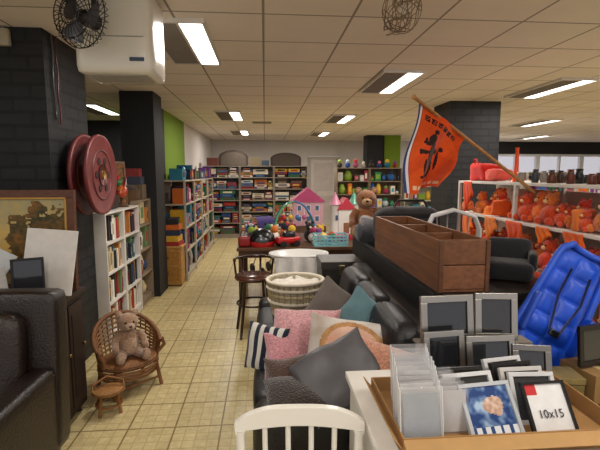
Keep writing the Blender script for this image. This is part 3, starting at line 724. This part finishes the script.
for i in range(6):
    y = 1.36+i*.028; o.box((.645, y, .838), (.11, .009, .16), 'd0d0d4', 'clear', rot=(-10, U(-4, 4), U(-5, 5))); o.box((.645, y+.002, .83), (.095, .003, .14), R.choice(['c8c4c0', '8a8480', 'a8a09c']), 'card', rot=(-10, 0, 0))
o.done()
def bluepic(u, v):
    n = noise.noise(Vector((u*4, v*4, 7))); m = noise.noise(Vector((u*11, v*11, 2)))
    if ((u-.62)/.2)**2+((v-.6)/.22)**2 < 1+n: return mixh('b08870', 'e0c8b8', .5+m)
    if v < .2: return 'e0e4e8' if 3 < (u*40) % 8 else '2a4a80'
    return mixh('1f3f78', 'a8c0d8', .35+n+m*.5)
frame('photo_frame', (.78, 1.36, .825), .2, .19, .014, (-38, 0, 6), 'b8bcc0', bluepic, fm='gloss', im='gloss')
frame('photo_frame', (.75, 1.44, .83), .2, .18, .016, (-32, 0, 6), 'd8d8d8', '303438')
frame('photo_frame', (.74, 1.51, .83), .2, .16, .016, (-28, 0, 2), '202020', '303438')
def label(u, v): return 'c03030' if (v > .8 and u < .3) else ('e0dedc' if v > .16 else 'b0b4b8')
LX = (.985, 1.34, .825)
fl = frame('photo_frame', LX, .165, .2, .01, (-35, 0, 2), '1c1c1e', label, im='card')
for i in range(4): frame('photo_frame', (.98-.01*i, 1.42+.045*i, .832), .17, .18, .016, (-28, 0, 4*i-3), ('d0d0d0', 'c8c4c0', '1c1c1e', 'd0d0d0')[i], '303438')
tc = bpy.data.curves.new('size_label', 'FONT'); tc.body = '10x15'; tc.size = .038; tc.align_x = 'CENTER'; tc.extrude = .0005
tm, tn, tb = newmat('label_ink'); tb.inputs['Base Color'].default_value = lin('303438'); tc.materials.append(tm)
to = bpy.data.objects.new('size_label', tc); sc.collection.objects.link(to)
Mw = Matrix.Translation(LX) @ Euler((math.radians(-35), 0, math.radians(2))).to_matrix().to_4x4() @ Matrix.Translation((0, -.006, -.02)) @ Euler((math.pi/2, 0, 0)).to_matrix().to_4x4()
to.parent = fl; to.matrix_parent_inverse = Matrix.Identity(4); to.matrix_basis = Matrix.Translation(-fl.location) @ Mw
S = 'a8a49c'
o = O('display_riser'); o.bb(.68, 1.18, 1.77, 1.84, .751, .89, '6a6258', 'card'); o.bb(.67, 1.19, 1.76, 1.85, .89, .9, '7a7268', 'card'); o.done()
frame('silver_photo_frame', (.81, 1.81, 1.005), .25, .205, .03, (-8, 0, 4), S, '26282c', fm='metal')
frame('silver_photo_frame', (1.045, 1.82, 1.005), .19, .21, .028, (-8, 0, -6), S, '2a2a2c', fm='metal')
frame('silver_photo_frame', (.77, 1.73, .862), .19, .22, .026, (-10, 0, 6), S, '202226', fm='metal')
frame('silver_photo_frame', (.98, 1.73, .85), .22, .19, .026, (-12, 0, 0), S, '26282c', fm='metal')
frame('silver_photo_frame', (1.15, 1.7, .835), .16, .15, .026, (-14, 0, -12), '8a8680', '303030', fm='metal')
o = O('side_table'); o.bb(1.27, 2.05, 1.75, 2.27, .54, .57, '3a2a20', 'wood')
for x in (1.31, 2.01):
    for y in (1.79, 2.23): o.bb(x-.025, x+.025, y-.025, y+.025, 0, .54, '2e2018', 'wood')
o.done(.003)
o = O('wooden_keepsake_box'); o.at((1.39, 1.86, .571), (0, 0, -8)); o.box((0, 0, .05), (.19, .13, .1), '6a5a30', 'wood'); o.box((0, 0, .118), (.196, .136, .03), '7a6a3c', 'wood'); o.box((0, -.07, .1), (.025, .006, .03), 'b09850', 'metal'); o.done(.003)
o = O('cardboard_carton'); o.at((1.6, 1.9, .571), (0, 0, 10)); o.box((0, 0, .07), (.18, .2, .14), '8c6c40', 'card'); o.box((0, -.02, .142), (.03, .2, .002), 'c8b080', 'gloss'); o.done(.002)
frame('dark_picture_frame', (1.62, 1.9, .82), .24, .2, .025, (-6, 0, 12), '1c1814', '3a3a34', stand=False)
# blue padded plastic bath seat leaning on the console
o = O('blue_baby_bath_seat'); o.at((1.58, 2.13, .93), (-12, 30, -8), .96); BL = '1444b4'
def shell(u, v):
    a = 2*u-1; b = 2*v-1
    w = .17*(1-.16*b)*(1 if abs(b) < .8 else math.sqrt(max(0, 1-((abs(b)-.8)/.2)**2*.55)))
    return Vector((a*w, .055*(1-abs(a)**4)*(1-.3*b*b)-.04*math.exp(-((b+.35)/.2)**2)*(1-a*a), b*.36))
def pad(u, v):
    q = (1-abs(math.sin(v*math.pi*4))**.4*0+0)
    p = shell(.08+.84*u, .04+.92*v)
    e = min(1, 6*min(u, 1-u), 10*min(v, 1-v))
    quilt = abs(math.sin(u*math.pi*2))**.5*abs(math.sin(v*math.pi*5))**.5
    return p+Vector((0, -.012-.03*e*quilt, 0))
o.sheet(shell, 20, 30, BL, 'satin')
o.sheet(lambda u, v: shell(u, v)+Vector((0, .025, 0)), 20, 30, '0f3690', 'satin')
o.sheet(pad, 40, 60, '1950cc', 'satin')
rim = [shell(0, v/16) for v in range(17)]+[shell(u/8, 1) for u in range(1, 8)]+[shell(1, 1-v/16) for v in range(17)]+[shell(1-u/8, 0) for u in range(1, 8)]
o.tube(rim, .02, '1a4ec4', 'satin', 10, closed=True)
for s in (-1, 1):
    o.rbox((s*.165, -.02, -.1), (.03, .09, .24), .014, '1648b8', 'satin', n=6)
    o.tube([(s*.06, -.03, .22), (s*.07, -.045, .05), (s*.03, -.05, -.14)], .01, '0a1c50', 'fabric', 8, flat=.5)
o.rbox((0, -.055, -.15), (.06, .02, .04), .008, '15181f', 'gloss', n=4)
o.done()

# orange goods shelf (facing the aisle side, -X)
o = O('display_shelf')
for z in (.45, .86, 1.22, 1.55): o.bb(2.15, 2.62, 2.5, 4.65, z, z+.025, 'e6e0d8')
for y in (2.5, 3.55, 4.62): 
    for x in (2.15, 2.59): o.bb(x, x+.03, y, y+.03, 0, 1.575, 'd8d2ca')
o.bb(2.62, 2.63, 2.5, 4.65, .1, 1.5, 'd0c8c0'); o.done(.003)
o = O('orange_merchandise')
for z, h in ((.476, .36), (.886, .31), (1.246, .28)):
    for i in range(36):
        y = 2.56+i*.058; x = U(2.22, 2.42); c = R.choice(ORG); k = R.random(); r = U(.055, .092)
        if k < .68:
            o.ell((x, y, z+r*.9), (r, r, r*.9), c, 'fur', n=12); c2 = R.choice(ORG)
            if r*3 < h:
                o.ell((x-.01, y, z+r*2.2), r*.62, c2, 'fur', n=10)
                for s in (-1, 1):
                    o.ell((x, y+s*r*.45, z+r*2.75), r*.22, c2, 'fur', n=8); o.ell((x-.01-r*.55, y+s*r*.2, z+r*2.32), r*.07, '120a08', 'gloss', n=6)
                    o.ell((x-r*.8, y+s*r*.7, z+r*.4), r*.35, c, 'fur', n=8)
                o.ell((x-.01-r*.6, y, z+r*2.1), r*.2, 'f8c890', n=8)
        elif k < .78: o.lathe((x, y, z), [(r*1.3, 0), (r*.9, .01), (r*.8, r), (r*.4, r*1.5), (.001, r*1.55)], c, 'fabric', n=14)
        elif k < .95: o.rbox((x, y, z+h*.28), (.16, .07, h*.55), .02, c, 'fabric', rot=(U(-8, 8), 0, U(-14, 14)), n=5, wr=.02)
        else: o.box((x, y, z+h*.25), (.1, .05, h*.5), R.choice(['e8e0d4', '2a5ab0', 'c02020', 'f0d030']), 'card')
o.done()
def cloth(o, y0, w, z, dz, col, x=2.14):
    sd = U(0, 9)
    o.sheet(lambda u, v: (x-.012+.014*math.sin(u*17+sd)*v, y0+w*u*(1-.25*v)+.03*math.sin(v*5+sd)*v, z-dz*v*(1-.35*math.sin(u*3.1+sd*.2))), 16, 8, col, 'fabric')
o = O('orange_scarves')
for (y0, w, z, dz) in ((2.7, .2, 1.24, .14), (3.05, .16, 1.24, .1), (3.4, .24, 1.24, .22), (3.8, .2, 1.24, .16), (4.25, .22, 1.24, .22), (2.9, .3, .88, .2), (3.6, .3, .88, .26), (4.3, .18, 1.57, .24), (4.0, .2, .88, .25)):
    cloth(o, y0, w, z, dz, R.choice(ORG))
o.done(solid=.004)
o = O('red_shopping_bag'); o.rbox((2.3, 4.35, 1.665), (.24, .3, .17), .05, 'e02818', 'fabric', wr=.03); o.rbox((2.3, 4.1, 1.64), (.2, .22, .11), .04, 'e86050', 'fabric', wr=.03); o.tube([(2.2, 4.3, 1.72), (2.18, 4.32, 1.8), (2.2, 4.4, 1.8), (2.22, 4.42, 1.72)], .008, 'c02010'); o.done()
o = O('orange_vuvuzela'); o.lathe((2.3, 3.8, 1.576), [(.05, 0), (.035, .02), (.02, .1), (.014, .3), (.018, .31), (.001, .31)], 'f05818', 'gloss'); o.done()
o = O('dark_glass_vases')
for i in range(16):
    y = 2.6+i*.07; x = 2.25+.12*(i % 3); r = U(.022, .038); h = U(.06, .14)
    o.lathe((x, y, 1.576), [(.001, 0), (r, 0), (r*1.15, h*.4), (r*.8, h*.75), (r*.9, h), (r*.8, h), (.001, h*.9)], R.choice(['1a1a1c', '2a2420', '30343a', '3a2018', '5a2818', '8a8078']), 'gloss', n=14)
o.done()

# orange flag on pole
A, B = Vector((1.13, 3.2, 2.2)), Vector((2.2, 3.36, 1.5))
fl = O('orange_flag')
fl.cyl(tuple(A+(A-B)*.02), tuple(B), .013, 'b07840', 'wood'); fl.ell(tuple(A+(A-B)*.02), .018, 'c08a50')
def flagp(u, v):
    p0 = A.lerp(B, .02+.38*u); d = Vector((-.1-.12*u, .02, -.68+.3*u))
    p = p0+d*v
    return p+Vector((.016*math.sin(v*7+u*4), .07*math.sin(u*9+v*3)*(.3+v)+.02*math.sin(u*21+v*4)*v, -.02*math.sin(u*6)*v))
blobs = [(.5, .5, .09, .17), (.42, .3, .08, .07), (.36, .36, .1, .025), (.34, .47, .12, .025), (.38, .68, .04, .12), (.58, .68, .04, .12), (.34, .79, .06, .02), (.54, .8, .06, .02), (.68, .55, .03, .16), (.72, .36, .05, .04), (.44, .2, .05, .03), (.3, .34, .03, .035), (.27, .48, .03, .03), (.6, .42, .05, .04)]
def flagc(u, v):
    if u < .035: return '2a3a78'
    if u < .07: return 'e8e4e0'
    if u < .09: return 'b02020'
    for x, y, a, b in blobs:
        if ((u-x)/a)**2+((v-y)/b)**2 < 1: return '2a1410'
    if .08 < v < .14 and .15 < u < .9 and int(u*32) % 4 != 0 and noise.noise(Vector((u*90, v*90, 0))) > -.25: return '2a1410'
    if .9 < v < .95 and .12 < u < .9 and int(u*36) % 4 != 0: return 'f4c8a0'
    return 'e8560f' if noise.noise(Vector((u*3, v*3, 0))) > 0 else 'e04c0a'
fl.sheet(flagp, 80, 80, flagc, 'fabric'); fl.done()

o = O('wire_ball_lamp'); C = Vector((.75, 2.4, 2.53))
for k in range(13):
    q = Euler((U(0, 6), U(0, 6), U(0, 6))).to_matrix(); r = U(.09, .155); e = U(.6, 1); ph = U(0, 6)
    o.tube([C+q @ Vector((r*math.cos(t*.26), r*e*math.sin(t*.26), .03*math.sin(t*.78+ph))) for t in range(24)], .0024, '8b7a66', 'metal', 5, closed=True)
o.cyl(tuple(C), (C.x, C.y, H), .003, '202020'); o.ell(tuple(C), .025, 'e0d8c8', 'gloss'); o.done()

# camera
cd = bpy.data.cameras.new('camera'); cam = bpy.data.objects.new('camera', cd); sc.collection.objects.link(cam)
cam.location = (0, 0, 1.65); cam.rotation_euler = (math.radians(90-6.8), 0, math.radians(-4.66)); cd.lens = 25.8; cd.sensor_width = 36; cd.clip_start = .05
sc.camera = cam
